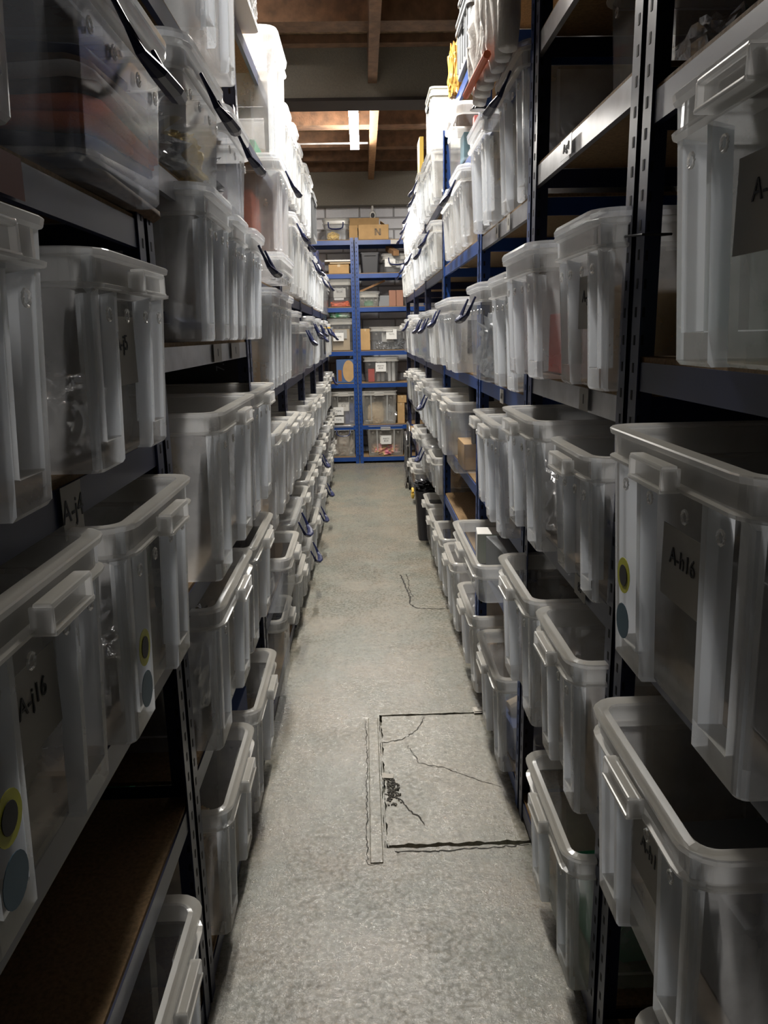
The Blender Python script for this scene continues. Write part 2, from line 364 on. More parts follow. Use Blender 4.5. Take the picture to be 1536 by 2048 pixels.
for i, (a0, a1, lv, h) in enumerate(RU):
    rack('shelving_unit', ('blue' if i in (2, 3) else 'navy') + ' steel shelving unit on the right, ' + ordn[i] + ' from the camera', 1, XR, a0, a1, lv, h, BLUE if i in (2, 3) else NAVY,
         group='right shelving units', mlist={3: GALV, 4: GALV, 5: GALV} if i == 1 else ({4: GALV} if i == 2 else None))
FZ = [.09, .50, 1.03, 1.43, 1.96, 2.36, 2.75]
rack('shelving_unit', 'bright blue shelving unit at the aisle end, left of the pair', 1, -1.0, 9.85, 10.77, FZ, 2.77, BLUE, .5, 'end shelving units', 'X').location = (-1.0, 9.85, 0)
rack('shelving_unit', 'bright blue shelving unit at the aisle end, right of the pair', 1, -.07, 9.85, 10.77, FZ, 2.77, BLUE, .5, 'end shelving units', 'X').location = (-.07, 9.85, 0)

# ------------------------------------------------------------------ storage boxes
def rrect(W, D, r, off=0, n=5):
    """rounded rectangle, front edge y=0 .. back y=D, centred in x; list of (x,y)"""
    w2 = W / 2 + off; y0, y1 = -off, D + off; r = max(.003, r + off); out = []
    for cx, cy, a0 in ((w2 - r, y0 + r, -90), (w2 - r, y1 - r, 0), (-w2 + r, y1 - r, 90), (-w2 + r, y0 + r, 180)):
        for i in range(n + 1):
            a = R(a0 + 90 * i / n); out.append((cx + r * math.cos(a), cy + r * math.sin(a)))
    return out
def front_profile(W, D, r, mode):
    """outline with ribs on the front; mode A = base ledge (outer recesses filled), B = recessed"""
    ring = rrect(W, D, r); n = 6
    w2 = W / 2
    # front edge runs from the last arc (left front) to first arc (right front): insert rib points
    xs = []
    k = W
    segs = [(-.428, 0), (-.422, 1), (-.262, 1), (-.256, 0), (-.222, 0), (-.216, 2), (.216, 2), (.222, 0), (.256, 0), (.262, 1), (.422, 1), (.428, 0)]
    d = .034
    for u, q in segs:
        y = 0
        if q == 2: y = d * .75
        if q == 1 and mode == 'B': y = d
        xs.append((u * k, y))
    # side ribs on both long sides, shallow
    out = ring[:n]
    sd = []
    for v, q in ((.16, 0), (.18, 1), (.48, 1), (.50, 0), (.54, 0), (.56, 1), (.84, 1), (.86, 0)):
        sd.append((v, .007 if (q and mode == 'B') else 0))
    out += [(w2 - dd, v * D) for v, dd in sd]
    out += ring[n:3 * n]
    out += [(-w2 + dd, v * D) for v, dd in reversed(sd)]
    out += ring[3 * n:]
    return out + xs
BC = {}
def body_mesh(W, D, H, kind):
    key = (round(W, 2), round(D, 2), round(H, 2), kind)
    if key in BC: return BC[key]
    bm = bmesh.new(); tp = .93
    def sc_(ring, z, s=None):
        s = tp + (1 - tp) * (z / H)
        return [(x * s, D / 2 + (y - D / 2) * (1 - (1 - s) * .7), z) for x, y in ring]
    r = .04
    if kind in 'olh':
        A, B = front_profile(W - .03, D, .016, 'A'), front_profile(W - .03, D, .016, 'B')
        F = [(x, y) for x, y in front_profile(W - .03, D, .03, 'A')]
        F = [(x, 0 if abs(x) < W * .45 and y < .05 else y) for x, y in F]
        in1 = [(x * .985, D / 2 + (y - D / 2) * .985) for x, y in A]
        rings = [sc_(in1, 0), sc_(A, .006), sc_(A, .043), sc_(B, .045), sc_(B, H - .058), sc_(F, H - .052), sc_(F, H)]
        loft(bm, rings, True, False)
    else:
        A = rrect(W - .03, D, r)
        in1 = rrect(W - .03, D, r, -.006)
        loft(bm, [sc_(in1, 0), sc_(A, .006), sc_(A, H)], True, False)
    bm.normal_update()
    if kind in 'olh':   # the ribs' flanks and the base ledges are thicker plastic
        for f in bm.faces:
            c = f.calc_center_median()
            if (abs(f.normal.x) > .6 and c.y < .06 and abs(c.x) < W * .45) or (abs(f.normal.z) > .5 and .03 < c.z < .06) or (c.y < .03 and abs(f.normal.y) > .5 and W * .215 < abs(c.x) < W * .265 and c.z > .045): f.material_index = 1
    me = bpy.data.meshes.new('body'); me.materials.append(PC if kind == 'c' else PW); me.materials.append(PFIN); bm.normal_update(); bm.to_mesh(me); bm.free(); BC[key] = me; return me
def rim_mesh(W, D, H):
    key = ('rim', round(W, 2), round(D, 2), round(H, 2))
    if key in BC: return BC[key]
    bm = bmesh.new(); r = .042
    prof = [(-.002, H - .052), (.012, H - .050), (.013, H - .045), (.002, H - .042), (.002, H - .010), (.013, H - .008), (.015, H), (.013, H + .002), (-.012, H + .001), (-.014, H - .003), (-.004, H - .006), (-.004, H - .05)]
    loft(bm, [[(x, y, z) for x, y in rrect(W - .03, D, r, o)] for o, z in prof], False, False)
    for sx in (-1, 1):   # round pivot sockets
        for i in range(2):
            cx = sx * W * (.12 + .20 * i); pts = [(cx + .009 * math.cos(a), -.0035, H - .085 + .009 * math.sin(a)) for a in [2 * math.pi * q / 10 for q in range(10)]]
            tube(bm, [(p[0], p[1] + .004, p[2]) for p in pts], .0022, 5, closed=True)
    me = bpy.data.meshes.new('rim'); bm.normal_update(); bm.to_mesh(me); bm.free()
    for p in me.polygons: p.use_smooth = False
    BC[key] = me; return me
def grip_mesh(H):
    key = ('grip', round(H, 2))
    if key in BC: return BC[key]
    bm = bmesh.new()
    bx(bm, -.062, .062, -.034, -.012, H - .024, H - .016, .003)
    bx(bm, -.062, .062, -.036, -.006, H - .054, H - .047, .003)
    bx(bm, -.060, .060, -.026, -.016, H - .048, H - .022, .0015)
    for s in (-1, 1): bx(bm, s * .060 - .003, s * .060 + .003, -.034, -.008, H - .050, H - .020, .001)
    me = bpy.data.meshes.new('grip'); bm.normal_update(); bm.to_mesh(me); bm.free(); BC[key] = me; return me
def lid_mesh(W, D, H):
    key = ('lid', round(W, 2), round(D, 2), round(H, 2))
    if key in BC: return BC[key]
    bm = bmesh.new(); r = .05
    prof = [(.010, H + .003), (.017, H + .003), (.018, H + .012), (.013, H + .020), (-.010, H + .022), (-.020, H + .013), (-.10, H + .012), (-.103, H + .018)]
    V = loft(bm, [[(x, y, z) for x, y in rrect(W - .03, D, r, o)] for o, z in prof[:6]] + [[(x * .70, D / 2 + (y - D / 2) * .72, z) for x, y in rrect(W - .03, D, r)] for z in (H + .012, H + .018)], False, True)
    me = bpy.data.meshes.new('lid'); bm.normal_update(); bm.to_mesh(me); bm.free(); BC[key] = me; return me
def handle_mesh(W, H, up=False):
    key = ('handle', round(W, 2), round(H, 2))
    if key in BC: return BC[key]
    bm = bmesh.new(); w = min(.105, W * .27); z = H - .03
    pts = [(-w, -.016, z), (-w, -.030, z - .03), (-w * .92, -.046, z - .066), (-w * .6, -.060, z - .082), (0, -.066, z - .088), (w * .6, -.060, z - .082), (w * .92, -.046, z - .066), (w, -.030, z - .03), (w, -.016, z)]
    tube(bm, pts, [.007, .008, .010, .015, .017, .015, .010, .008, .007], 8, .6)
    me = bpy.data.meshes.new('handle'); bm.normal_update(); bm.to_mesh(me); bm.free(); BC[key] = me; return me
def disc_bm(rx, rz, y=0):
    bm = bmesh.new(); n = 20
    a = [bm.verts.new((rx * math.cos(2 * math.pi * i / n), y, rz * math.sin(2 * math.pi * i / n))) for i in range(n)]
    b = [bm.verts.new((v.co.x, y + .0008, v.co.z)) for v in a]
    bm.faces.new(a[::-1]); bm.faces.new(b)
    for i in range(n): bm.faces.new((a[i], a[(i + 1) % n], b[(i + 1) % n], b[i]))
    return bm
def storage_box(loc, rz, W, D, H, kind, label, group=None, name='storage_box', ltext=None, sticker=False, cat='storage box'):
    """kind: o open frosted with grip, l lidded frosted, h lidded frosted with navy handle, c clear lidded, C clear open, H clear lidded with navy handle"""
    t = empty(name, loc, rz); tag(t, label, cat, group)
    clear = kind in 'cCH'
    bk = 'c' if clear else 'o'
    o = mo('body', body_mesh(W, D, H, bk), PC if clear else PW, t)
    o = mo('rim', rim_mesh(W, D, H), PRIM, t)
    if kind in 'oC': mo('grip', grip_mesh(H), PRIM, t)
    if kind in 'lhcH': mo('lid', lid_mesh(W, D, H), PRIC, t)
    if kind in 'hH': mo('handle', handle_mesh(W, H), HNDL, t)
    if sticker:
        s = mk('sticker', disc_bm(.030, .030), YEL, t); s.location = (-W * .32, .004, H * .40)
        q = mk('recycling_mark', disc_bm(.018, .018, -.0009), INK, s)
        q2 = mk('sticker', disc_bm(.030, .030), DST, t); q2.location = (-W * .32, .006, H * .20)
    if ltext:
        bm = bmesh.new(); bx(bm, -.075, .075, 0, .001, -.055, .055); p = mk('label_sheet', bm, PAPER, t); p.location = (0, .029, H * .55)
        text('lettering', ltext, .036, INK, p, (0, -.001, .012), (R(90), 0, 0))
    return t
ROWN = ['floor-level shelf', 'second shelf up', 'third shelf up', 'fourth shelf up', 'fifth shelf up', 'sixth shelf up', 'top shelf']
ORD = ['nearest', 'second', 'third', 'fourth', 'fifth', 'sixth', 'seventh', 'eighth', 'ninth', 'tenth', 'eleventh', 'twelfth', 'thirteenth', 'fourteenth', 'fifteenth', 'sixteenth', 'seventeenth', 'eighteenth', 'nineteenth', 'twentieth', 'twenty-first', 'twenty-second', 'twenty-third', 'twenty-fourth', 'twenty-fifth']
KN = dict(o='open frosted box', l='lidded frosted box', h='lidded frosted box with navy handle', c='clear lidded box', C='open clear box', H='clear lidded box with navy handle')
# rows: (level index, [(Y0, Y1, z, H, kind, Xfront, opts)])
def fill(y0, y1, z, H, kinds, X, n, rnd):
    out = []; w = (y1 - y0) / n
    for i in range(n):
        k = kinds[i % len(kinds)]
        out.append((y0 + i * w + .012, y0 + (i + 1) * w - .012, z, H + rnd.choice([0, 0, -.02, -.05]), k, X + rnd.uniform(-.015, .012), {}))
    return out
rl = random.Random(11)
LROWS = {
 0: [(.98, 1.42, .08, .40, 'o', .375, {}), (1.72, 2.20, .08, .38, 'o', .375, {}), (2.25, 2.78, .08, .38, 'o', .37, {}), (3.10, 3.46, .08, .36, 'C', .37, {})]
    + fill(3.95, 4.90, .08, .34, 'oh', .37, 2, rl) + fill(4.95, 5.5, .08, .33, 'o', .37, 1, rl) + fill(5.55, 6.75, .08, .33, 'ho', .37, 3, rl) + fill(6.9, 8.1, .08, .33, 'oC', .37, 3, rl) + fill(8.2, 9.4, .08, .33, 'oC', .37, 3, rl),
 1: [(1.72, 2.28, .62, .38, 'o', .36, {}), (2.32, 2.86, .62, .36, 'o', .365, {}), (3.02, 3.50, .50, .24, 'C', .33, {}), (3.56, 4.15, .50, .25, 'H', .36, {})]
    + fill(4.26, 5.5, .45, .30, 'oC', .37, 3, rl) + fill(5.55, 6.75, .45, .28, 'CHC', .37, 3, rl) + fill(6.85, 8.1, .45, .30, 'CcC', .37, 3, rl) + fill(8.15, 9.4, .45, .30, 'oC', .37, 3, rl),
 2: [(.64, 1.07, 1.00, .37, 'o', .375, dict(ltext='A-j16', sticker=True)), (1.09, 1.55, 1.00, .36, 'o', .36, dict(sticker=True)), (1.76, 2.37, 1.05, .41, 'o', .34, {}), (2.39, 2.93, 1.05, .41, 'o', .345, {}),
     (2.96, 3.44, .87, .39, 'o', .35, {}), (3.46, 3.82, .87, .37, 'o', .35, {}), (3.84, 4.19, .87, .36, 'o', .36, {})]
    + fill(4.24, 5.5, .84, .34, 'o', .36, 3, rl) + fill(5.55, 6.78, .84, .34, 'o', .365, 3, rl) + fill(6.85, 8.1, .84, .34, 'o', .37, 3, rl) + fill(8.15, 9.38, .84, .36, 'oh', .37, 3, rl),
 3: [(.50, .95, 1.44, .32, 'o', .36, {}), (1.08, 1.52, 1.44, .31, 'o', .365, dict(ltext='A-j5')), (1.90, 2.28, 1.62, .34, 'l', .36, {}), (2.30, 2.58, 1.62, .33, 'l', .36, {}), (2.60, 2.91, 1.62, .33, 'h', .35, {}),
     (3.20, 3.50, 1.41, .39, 'l', .36, {}), (3.52, 3.84, 1.41, .39, 'l', .36, {}), (3.86, 4.18, 1.41, .39, 'l', .365, {})]
    + fill(4.3, 5.5, 1.40, .34, 'cHc', .37, 3, rl) + fill(5.55, 6.75, 1.40, .34, 'Hhh', .37, 3, rl) + fill(6.9, 8.1, 1.40, .34, 'hHc', .37, 3, rl) + fill(8.2, 9.38, 1.40, .34, 'hlh', .37, 3, rl),
 4: [(.52, .96, 1.86, .38, 'o', .36, {}), (1.04, 1.55, 1.86, .255, 'H', .345, {}), (1.76, 2.24, 2.00, .23, 'H', .36, {}), (2.28, 2.72, 2.00, .23, 'H', .36, {}),
     (3.30, 3.86, 1.86, .085, 'l', .33, {}), (3.66, 4.16, 1.975, .42, 'h', .35, {})]
    + fill(4.24, 5.5, 1.86, .38, 'hhl', .36, 3, rl) + fill(5.55, 6.78, 1.86, .36, 'hlh', .365, 3, rl) + fill(6.85, 8.1, 1.86, .34, 'lh', .37, 3, rl) + fill(8.2, 9.38, 1.86, .36, 'cHc', .37, 3, rl),
 5: [(2.10, 2.62, 2.37, .42, 'l', .35, {}), (3.66, 4.18, 2.38, .52, 'l', .35, {})]
    + fill(4.3, 5.46, 2.40, .38, 'l', .38, 3, rl) + fill(5.6, 6.75, 2.40, .40, 'l', .375, 3, rl),
}
rr_ = random.Random(5)
RROWS = {
 0: [(.70, 1.12, .08, .38, 'o', .45, {}), (1.50, 1.98, .08, .38, 'o', .44, {}), (2.45, 2.93, .08, .37, 'o', .44, {}), (3.08, 3.58, .08, .36, 'o', .44, {}), (3.80, 4.24, .08, .38, 'o', .44, {}), (4.36, 4.84, .08, .36, 'o', .44, {})]
    + fill(4.95, 5.85, .08, .34, 'oC', .44, 2, rr_) + fill(6.9, 7.6, .08, .34, 'CC', .45, 2, rr_),
 1: [(.86, 1.33, .57, .38, 'o', .42, dict(ltext='A-h1')), (1.49, 1.86, .57, .37, 'o', .43, {}), (1.88, 2.35, .57, .37, 'o', .42, {}), (2.62, 3.34, .66, .15, 'C', .39, {})]
    + fill(4.95, 6.24, .58, .30, 'oHo', .44, 3, rr_) + fill(6.3, 7.0, .58, .24, 'CC', .44, 2, rr_),
 2: [(.78, 1.31, 1.07, .40, 'o', .42, dict(ltext='A-h16', sticker=True)), (1.49, 1.84, 1.07, .31, 'o', .45, {}), (1.88, 2.32, 1.07, .34, 'o', .42, {}), (2.39, 2.76, .97, .37, 'o', .42, {}), (2.78, 3.08, .97, .36, 'o', .44, {}),
     (3.70, 4.12, .95, .35, 'C', .42, {}), (4.30, 4.72, .95, .35, 'o', .43, {})]
    + fill(4.95, 6.2, .96, .34, 'hoo', .44, 3, rr_) + fill(6.3, 7.5, .96, .34, 'oCo', .44, 3, rr_) + fill(7.66, 8.3, .96, .30, 'co', .46, 2, rr_),
 3: [(.66, 1.12, 1.58, .34, 'o', .42, dict(ltext='A-h4')), (1.49, 1.86, 1.51, .32, 'l', .45, dict(ltext='A-g15')), (1.92, 2.35, 1.51, .31, 'l', .42, {}), (2.43, 2.86, 1.44, .35, 'l', .46, {}), (2.92, 3.36, 1.44, .35, 'H', .45, {}),
     (3.70, 4.14, 1.44, .33, 'l', .42, {}), (4.24, 4.80, 1.44, .34, 'h', .45, {})]
    + fill(4.95, 6.2, 1.43, .32, 'hHc', .44, 3, rr_) + fill(6.3, 7.5, 1.43, .34, 'cCh', .45, 3, rr_) + fill(7.7, 8.9, 1.43, .32, 'clC', .46, 3, rr_),
 4: [(1.55, 2.05, 2.09, .33, 'c', .60, {}), (2.41, 2.88, 2.02, .40, 'h', .48, {}), (2.93, 3.36, 2.02, .35, 'l', .45, {}), (3.66, 4.10, 2.02, .32, 'h', .46, {}), (4.14, 4.56, 2.02, .30, 'l', .46, {})]
    + fill(4.95, 6.2, 2.02, .28, 'hhl', .44, 3, rr_) + fill(6.3, 7.5, 2.02, .30, 'lHl', .44, 3, rr_) + fill(7.7, 8.9, 2.02, .30, 'hl', .45, 3, rr_),
 5: [(3.84, 4.32, 2.42, .24, 'C', .46, {}), (4.98, 5.36, 2.43, .26, 'l', .44, {})]
    + fill(5.5, 6.2, 2.43, .30, 'lh', .45, 2, rr_) + fill(6.3, 7.5, 2.43, .30, 'hlh', .45, 3, rr_) + fill(7.7, 8.9, 2.43, .28, 'hl', .46, 3, rr_),
}
PLACED = {}
def place_rows(rows, side):
    sn = 'left' if side < 0 else 'right'
    for lv, lst in rows.items():
        lst = sorted(lst, key=lambda q: (q[0] + q[1]))
        for i, (y0, y1, z, H, kind, X, opt) in enumerate(lst):
            W = y1 - y0; D = .60 if X < .5 else .5
            small = H < .12
            lab = '%s, %s on the %s, %s side' % (KN[kind], ORD[i] + (' from camera' if i == 0 else ' along'), ROWN[lv], sn)
            if small: lab = 'shallow white lidded tray under the box with the orange drill case, left side'
            rz = R(90) if side < 0 else R(-90)
            t = storage_box((side * X, (y0 + y1) / 2, z), rz, W, D, H, kind, lab, 'storage boxes on the %s, %s' % (ROWN[lv], sn), **opt)
            PLACED[(sn, lv, i)] = (side, y0, y1, z, H, X, D, kind)
place_rows(LROWS, -1); place_rows(RROWS, 1)

# ------------------------------------------------------------------ things in the boxes
FOIL = mat('silver_foil', (.55, .55, .56), .25, metal=.8, bump=1.0, bscale=30)
GOLD = mat('gold_foil', (.75, .58, .22), .25, metal=.8, bump=1.0, bscale=30)
CM = dict(brown=CARD, navy=mat('navy_card', (.03, .06, .18), .6), red=mat('red_card', (.50, .05, .03), .55), orange=mat('orange_card', (.85, .16, .04), .5),
          green=mat('green_card', (.03, .32, .16), .5), grey=mat('grey_card', (.20, .21, .22), .7), white=mat('white_card', (.70, .69, .66), .6), black=mat('black_card', (.02, .02, .024), .5),
          yellow=mat('yellow_card', (.75, .50, .08), .6), teal=mat('teal_card', (.06, .20, .26), .6), silver=FOIL, gold=GOLD, tan=mat('tan_card', (.50, .38, .24), .7))
def carton(nm, c, w, d, h, loc, rot=(0, 0, 0), label='', cat='carton', group=None, tape=True, parent=None):
    bm = bmesh.new(); bx(bm, -w / 2, w / 2, -d / 2, d / 2, 0, h, .003)
    o = mk(nm, bm, CM.get(c, c), parent); o.location = loc; o.rotation_euler = rot; tag(o, label, cat, group)
    if tape:
        bm = bmesh.new(); bx(bm, -w * .07, w * .07, -d / 2 - .0008, d / 2 + .0008, h - .03, h + .0008)
        mk('tape', bm, mat('parcel_tape', (.55, .42, .26), .3), o)
    return o
from mathutils import noise as mn
def lump(nm, m, sx, sy, sz, loc, seed, label, cat='bag', group=None, rough=.35, rot=0, sub=4, fr=3.0):
    bm = bmesh.new(); bmesh.ops.create_icosphere(bm, subdivisions=sub, radius=1)
    for v in bm.verts:
        c = v.co.copy(); q = c * fr + Vector((seed * 7.3, seed, 0))
        k = 1 + rough * (abs(mn.noise(q)) * 1.2 - .3) + rough * .4 * mn.noise(q * 3)
        p = Vector([math.copysign(abs(x) ** .7, x) for x in c]) * k
        v.co = Vector((p.x * sx / 2, p.y * sy / 2, max(p.z, -.86) * sz / 2 + sz * .43))
    o = mk(nm, bm, m, None); o.location = loc; o.rotation_euler = (0, 0, rot); return tag(o, label, cat, group)
def folded(nm, cols, w, d, t, loc, label, cat='clothing', vertical=False):
    """stack of soft folded cloth layers, each with a rounded wavy edge; one thing, layers are parts"""
    root = empty(nm, loc); tag(root, label, cat); z = 0
    for i, c in enumerate(cols):
        bm = bmesh.new(); N = 28; rings = []
        for k, (o_, zz) in enumerate([(-.012, 0), (0, t * .25), (0, t * .75), (-.012, t)]):
            rings.append([(x + .006 * math.sin(y * 40 + i), y + .010 * math.sin(x * 22 + i * 2), z + zz + .010 * math.sin(x * 14 + i) * math.cos(y * 9)) for x, y in rrect(w, d, .04, o_, 6)])
        loft(bm, rings, True, True); mk('cloth_layer', bm, c, root, True); z += t * .95
    return root
def where(sn, lv, i): return '%s, %s, %s side' % ('nearest box' if i == 0 else 'box %s along' % ORD[i], ROWN[lv], sn)
rc = random.Random(21)
special = {('left', 4, 1), ('left', 4, 2), ('left', 4, 3), ('left', 3, 2), ('left', 4, 5), ('left', 5, 1), ('left', 2, 2), ('right', 1, 0), ('right', 0, 2), ('right', 2, 5), ('right', 4, 2), ('right', 5, 0), ('right', 3, 5), ('right', 3, 4), ('left', 4, 4), ('right', 1, 3), ('left', 0, 0)}
CH = ['brown', 'brown', 'grey', 'navy', 'white', 'black', 'tan', 'teal', 'red', 'green', 'tan']
for key, (side, y0, y1, z, H, X, D, kind) in PLACED.items():
    sn, lv, i = key
    if key in special: continue
    W = y1 - y0; yc = (y0 + y1) / 2; n = rc.choice([1, 2, 2, 3]) if yc < 4.5 else rc.choice([0, 1, 1])
    slot = (D - .12) / max(n, 1); used = set()
    for k in range(n):
        xc = side * (X + .07 + slot * (k + .5)); typ = rc.choice('ccll' if yc < 4.5 else 'cl')
        c = rc.choice([q for q in CH if q not in used]); used.add(c)
        loc = (xc, yc + rc.uniform(-.02, .02), z + .004)
        if typ == 'c':
            w_, d_, h_ = slot * rc.uniform(.55, .85), W * rc.uniform(.45, .74), (H - .06) * rc.uniform(.4, .9)
            carton('carton', c, w_, d_, h_, loc, (0, 0, rc.uniform(-.08, .08)), '%s carton inside the %s' % (c, where(*key)), tape=yc < 3)
        else:
            lump('pouch', CM[c] if rc.random() < .6 else FOIL, slot * .85, W * .74, (H - .05) * rc.uniform(.45, .85), loc, rc.uniform(0, 50), 'crumpled pouch, %s from the front, inside the %s' % (['first', 'second', 'third'][k], where(*key)), sub=4 if yc < 3 else 3)
ORG = mat('orange_cloth', (.95, .18, .02), .9, bump=.4, bscale=200); WCL = mat('white_cloth', (.65, .63, .62), .9, bump=.4, bscale=200)
NCL = mat('navy_cloth', (.02, .03, .09), .9); BCL = mat('brown_cloth', (.16, .09, .05), .9, noise=.5, nscale=60)
folded('folded_scarf', [BCL, NCL, WCL, NCL, ORG, ORG, BCL, WCL, BCL, NCL], .34, .40, .0225, (-.575, 1.295, 1.866), 'folded orange, white, navy and brown knitwear in the clear handled box, upper left', 'clothing')
for i, (y, c, sx) in enumerate([(1.95, FOIL, .30), (2.06, GOLD, .16), (2.46, FOIL, .28)]):
    lump('foil_bag', c, sx, .22 if c is FOIL else .12, .17 if i != 1 else .12, (-.56 + (.09 if i == 1 else 0) - (.03 if i == 0 else 0), y, 2.005), 3 + i * 5, ['crumpled silver foil bag in the nearer small clear box on the fifth shelf, left', 'small gold foil bag beside the silver one in the nearer clear box, left', 'crumpled silver foil bag in the farther small clear box on the fifth shelf, left'][i], rough=.6, fr=4)
carton('folder', 'navy', .40, .24, .02, (-.62, 2.07, 1.745), (0, .5, 0), 'navy folder leaning in the nearest lidded box under the silver rail, left', 'folder', tape=False)
carton('carton', 'red', .07, .22, .10, (-.78, 2.07, 1.626), (0, 0, 0), 'red carton at the back of the box with the navy folder, left', tape=False)
carton('carton', 'white', .24, .22, .09, (-.58, 2.07, 1.626), (0, 0, 0), 'white carton under the leaning navy folder, left', tape=False)
d = carton('drill_case', 'orange', .30, .30, .30, (-.64, 3.90, 1.98), (0, 0, 0), 'orange case with a white label inside the tall lidded box on the left', 'case', tape=False)
bm = bmesh.new(); bx(bm, -.03, .03, -.1515, -.150, .10, .27, .0005); lb = mk('label', bm, CM['white'], d)
bm = bmesh.new(); bx(bm, -.018, .018, -.1525, -.1516, .17, .22); mk('picture', bm, CM['black'], lb)
carton('book', 'green', .22, .26, .12, (-.58, 3.95, 2.385), (0, 0, 0), 'green book at the bottom of the tallest lidded box, top left', 'book', tape=False)
carton('carton', 'green', .12, .18, .10, (-.56, 2.0, 1.056), (0, 0, .1), 'small green carton in the third-shelf box behind the second left post', tape=False)
lump('duster', mat('beige_fleece', (.50, .42, .32), 1, bump=1, bscale=90), .09, .07, .16, (-.50, 1.86, 1.26), 9, 'fluffy beige duster standing in the third-shelf open box, left', 'duster', rough=.5, fr=5)
lump('plastic_bag', PBAG, .26, .30, .16, (-.66, 1.16, .30), 4, 'clear crumpled plastic bag in the floor box at bottom left', rough=.7, fr=4)
lump('foil_bag', CM['navy'], .34, .30, .20, (-.62, 1.2, .09), 14, 'dark navy pouch under the plastic bag in the floor box, bottom left', rough=.3)
carton('carton', 'red', .10, .06, .08, (-.66, 1.33, .36), (.4, .3, .3), 'small red carton on top of the plastic bag, bottom left', tape=False)
# right side specials
o = carton('carton', 'navy', .26, .20, .035, (.74, .98, .78), (.12, -.16, .4), 'blue and white carton lying in the large open box, lower right', tape=False)
bm = bmesh.new(); bx(bm, -.10, .02, -.08, .08, .0355, .0365); mk('label', bm, CM['white'], o)
carton('carton', 'grey', .36, .26, .18, (.72, 1.10, .575), (0, 0, .05), 'grey carton under the blue and white one, lower right', tape=False)
c = carton('carton', 'navy', .20, .26, .13, (.60, 2.69, .086), (0, 0, .1), 'navy carton lettered PC at the bottom of the second-along floor box, right'.replace('second-along', 'third'), tape=False)
text('lettering', 'PC', .07, CM['white'], c, (-.02, -.1345, .07), (R(90), 0, 0))
carton('card_sheet', 'teal', .16, .02, .26, (.57, 2.80, .09), (.1, .35, 0), 'teal card standing in the floor box with the navy carton, right', 'card', tape=False)
bm = bmesh.new(); tube(bm, [(.52, 2.66, .24), (.72, 2.72, .31)], .028, 14); tag(mk('cardboard_tube', bm, CM['tan']), 'tan cardboard tube above the navy carton in the floor box, right', 'tube')
carton('carton', 'brown', .22, .26, .13, (.60, 3.92, .956), (0, 0, 0), 'brown carton at the bottom of the box with the black canisters, right', tape=False)
for i, (x, y, cc, h) in enumerate([(.55, 3.80, 'black', .40), (.60, 3.82, 'green', .36), (.64, 3.86, 'black', .38)]):
    bm = bmesh.new(); tube(bm, [(x, y, 1.09), (x - .02, y, 1.09 + h * .85)], .022, 12); b0 = mk('spray_can', bm, CM[cc])
    tag(b0, ['black can nearest the aisle sticking out of the open box, right', 'green can between two black ones in the open box, right', 'black can farthest from the aisle in the open box, right'][i], 'can')
    bm = bmesh.new(); tube(bm, [(x - .02, y, 1.09 + h * .85), (x - .021, y, 1.11 + h * .85)], .014, 10); mk('cap', bm, CM['white'], b0)
carton('carton', 'grey', .18, .22, .16, (.62, 3.12, 2.025), (0, 0, 0), 'grey carton inside the lidded box beside the blue post, upper right', tape=False)
bm = bmesh.new(); V = [bm.verts.new(p) for p in ((.53, 3.05, 2.19), (.68, 3.05, 2.19), (.66, 3.05, 2.29), (.53, 3.18, 2.19), (.68, 3.18, 2.19), (.66, 3.18, 2.29))]
for f in ((0, 1, 2), (5, 4, 3), (0, 3, 4, 1), (1, 4, 5, 2), (2, 5, 3, 0)): bm.faces.new([V[q] for q in f])
tag(mk('yellow_wedge', bm, CM['yellow']), 'yellow wedge on the grey carton, upper right lidded box', 'wedge')
carton('book', 'red', .26, .05, .19, (.68, 3.95, 2.43), (0, 0, 0), 'red book standing in the open clear box behind the blue post', 'book', tape=False)
carton('carton', 'teal', .08, .14, .12, (.54, 3.98, 2.425), (0, 0, 0), 'small teal carton in front of the red book, upper right', tape=False)
g = carton('toy_packet', 'white', .03, .22, .28, (.60, 3.90, 1.446), (0, 0, .5), 'packet with a dark window and red and blue print, right fourth shelf', 'packet', tape=False)
g.rotation_euler = (0, 0, R(85))
for nm, cc, b4 in (('window', 'black', (-.017, -.0152, -.08, .08, .08, .24)), ('print', 'red', (-.0185, -.0172, -.05, .04, .12, .18)), ('print', 'teal', (-.0185, -.0172, -.07, -.01, .02, .07))):
    bm = bmesh.new(); bx(bm, *b4); mk(nm, bm, CM[cc], g)
lump('plastic_bag', PBAG, .20, .34, .27, (.58, 3.14, 1.446), 6, 'crumpled clear plastic bag in the handled clear box, right fourth shelf', rough=.6, fr=4)
carton('sponge', 'tan', .14, .10, .05, (.66, 3.0, 1.70), (.1, .2, 0), 'tan sponge block on the plastic bag, right fourth shelf', 'sponge', tape=False)
carton('carton', 'grey', .22, .26, .16, (.60, 2.88, .665), (0, 0, .1), 'crumpled grey carton standing in the shallow open tray, right', tape=False)
carton('carton', 'green', .18, .16, .10, (.62, 3.16, .665), (0, 0, -.1), 'green carton in the shallow open tray, right', tape=False)
carton('carton', 'white', .10, .12, .13, (.52, 3.2, .665), (0, 0, -.1), 'small white carton in front of the green one in the tray, right', tape=False)

# black measuring box under the handled box, left
bb = carton('measuring_box', 'black', .40, .30, .34, (-.66, 2.98 + .15, 1.415), (0, 0, 0), 'black box with volume marks 7.0L 4.5L beside the frosted row, left', 'box', tape=False)
text('lettering', '7.0L 4.5L', .045, CM['grey'], bb, (.12, -.1515, .17), (R(90), R(-90), 0))

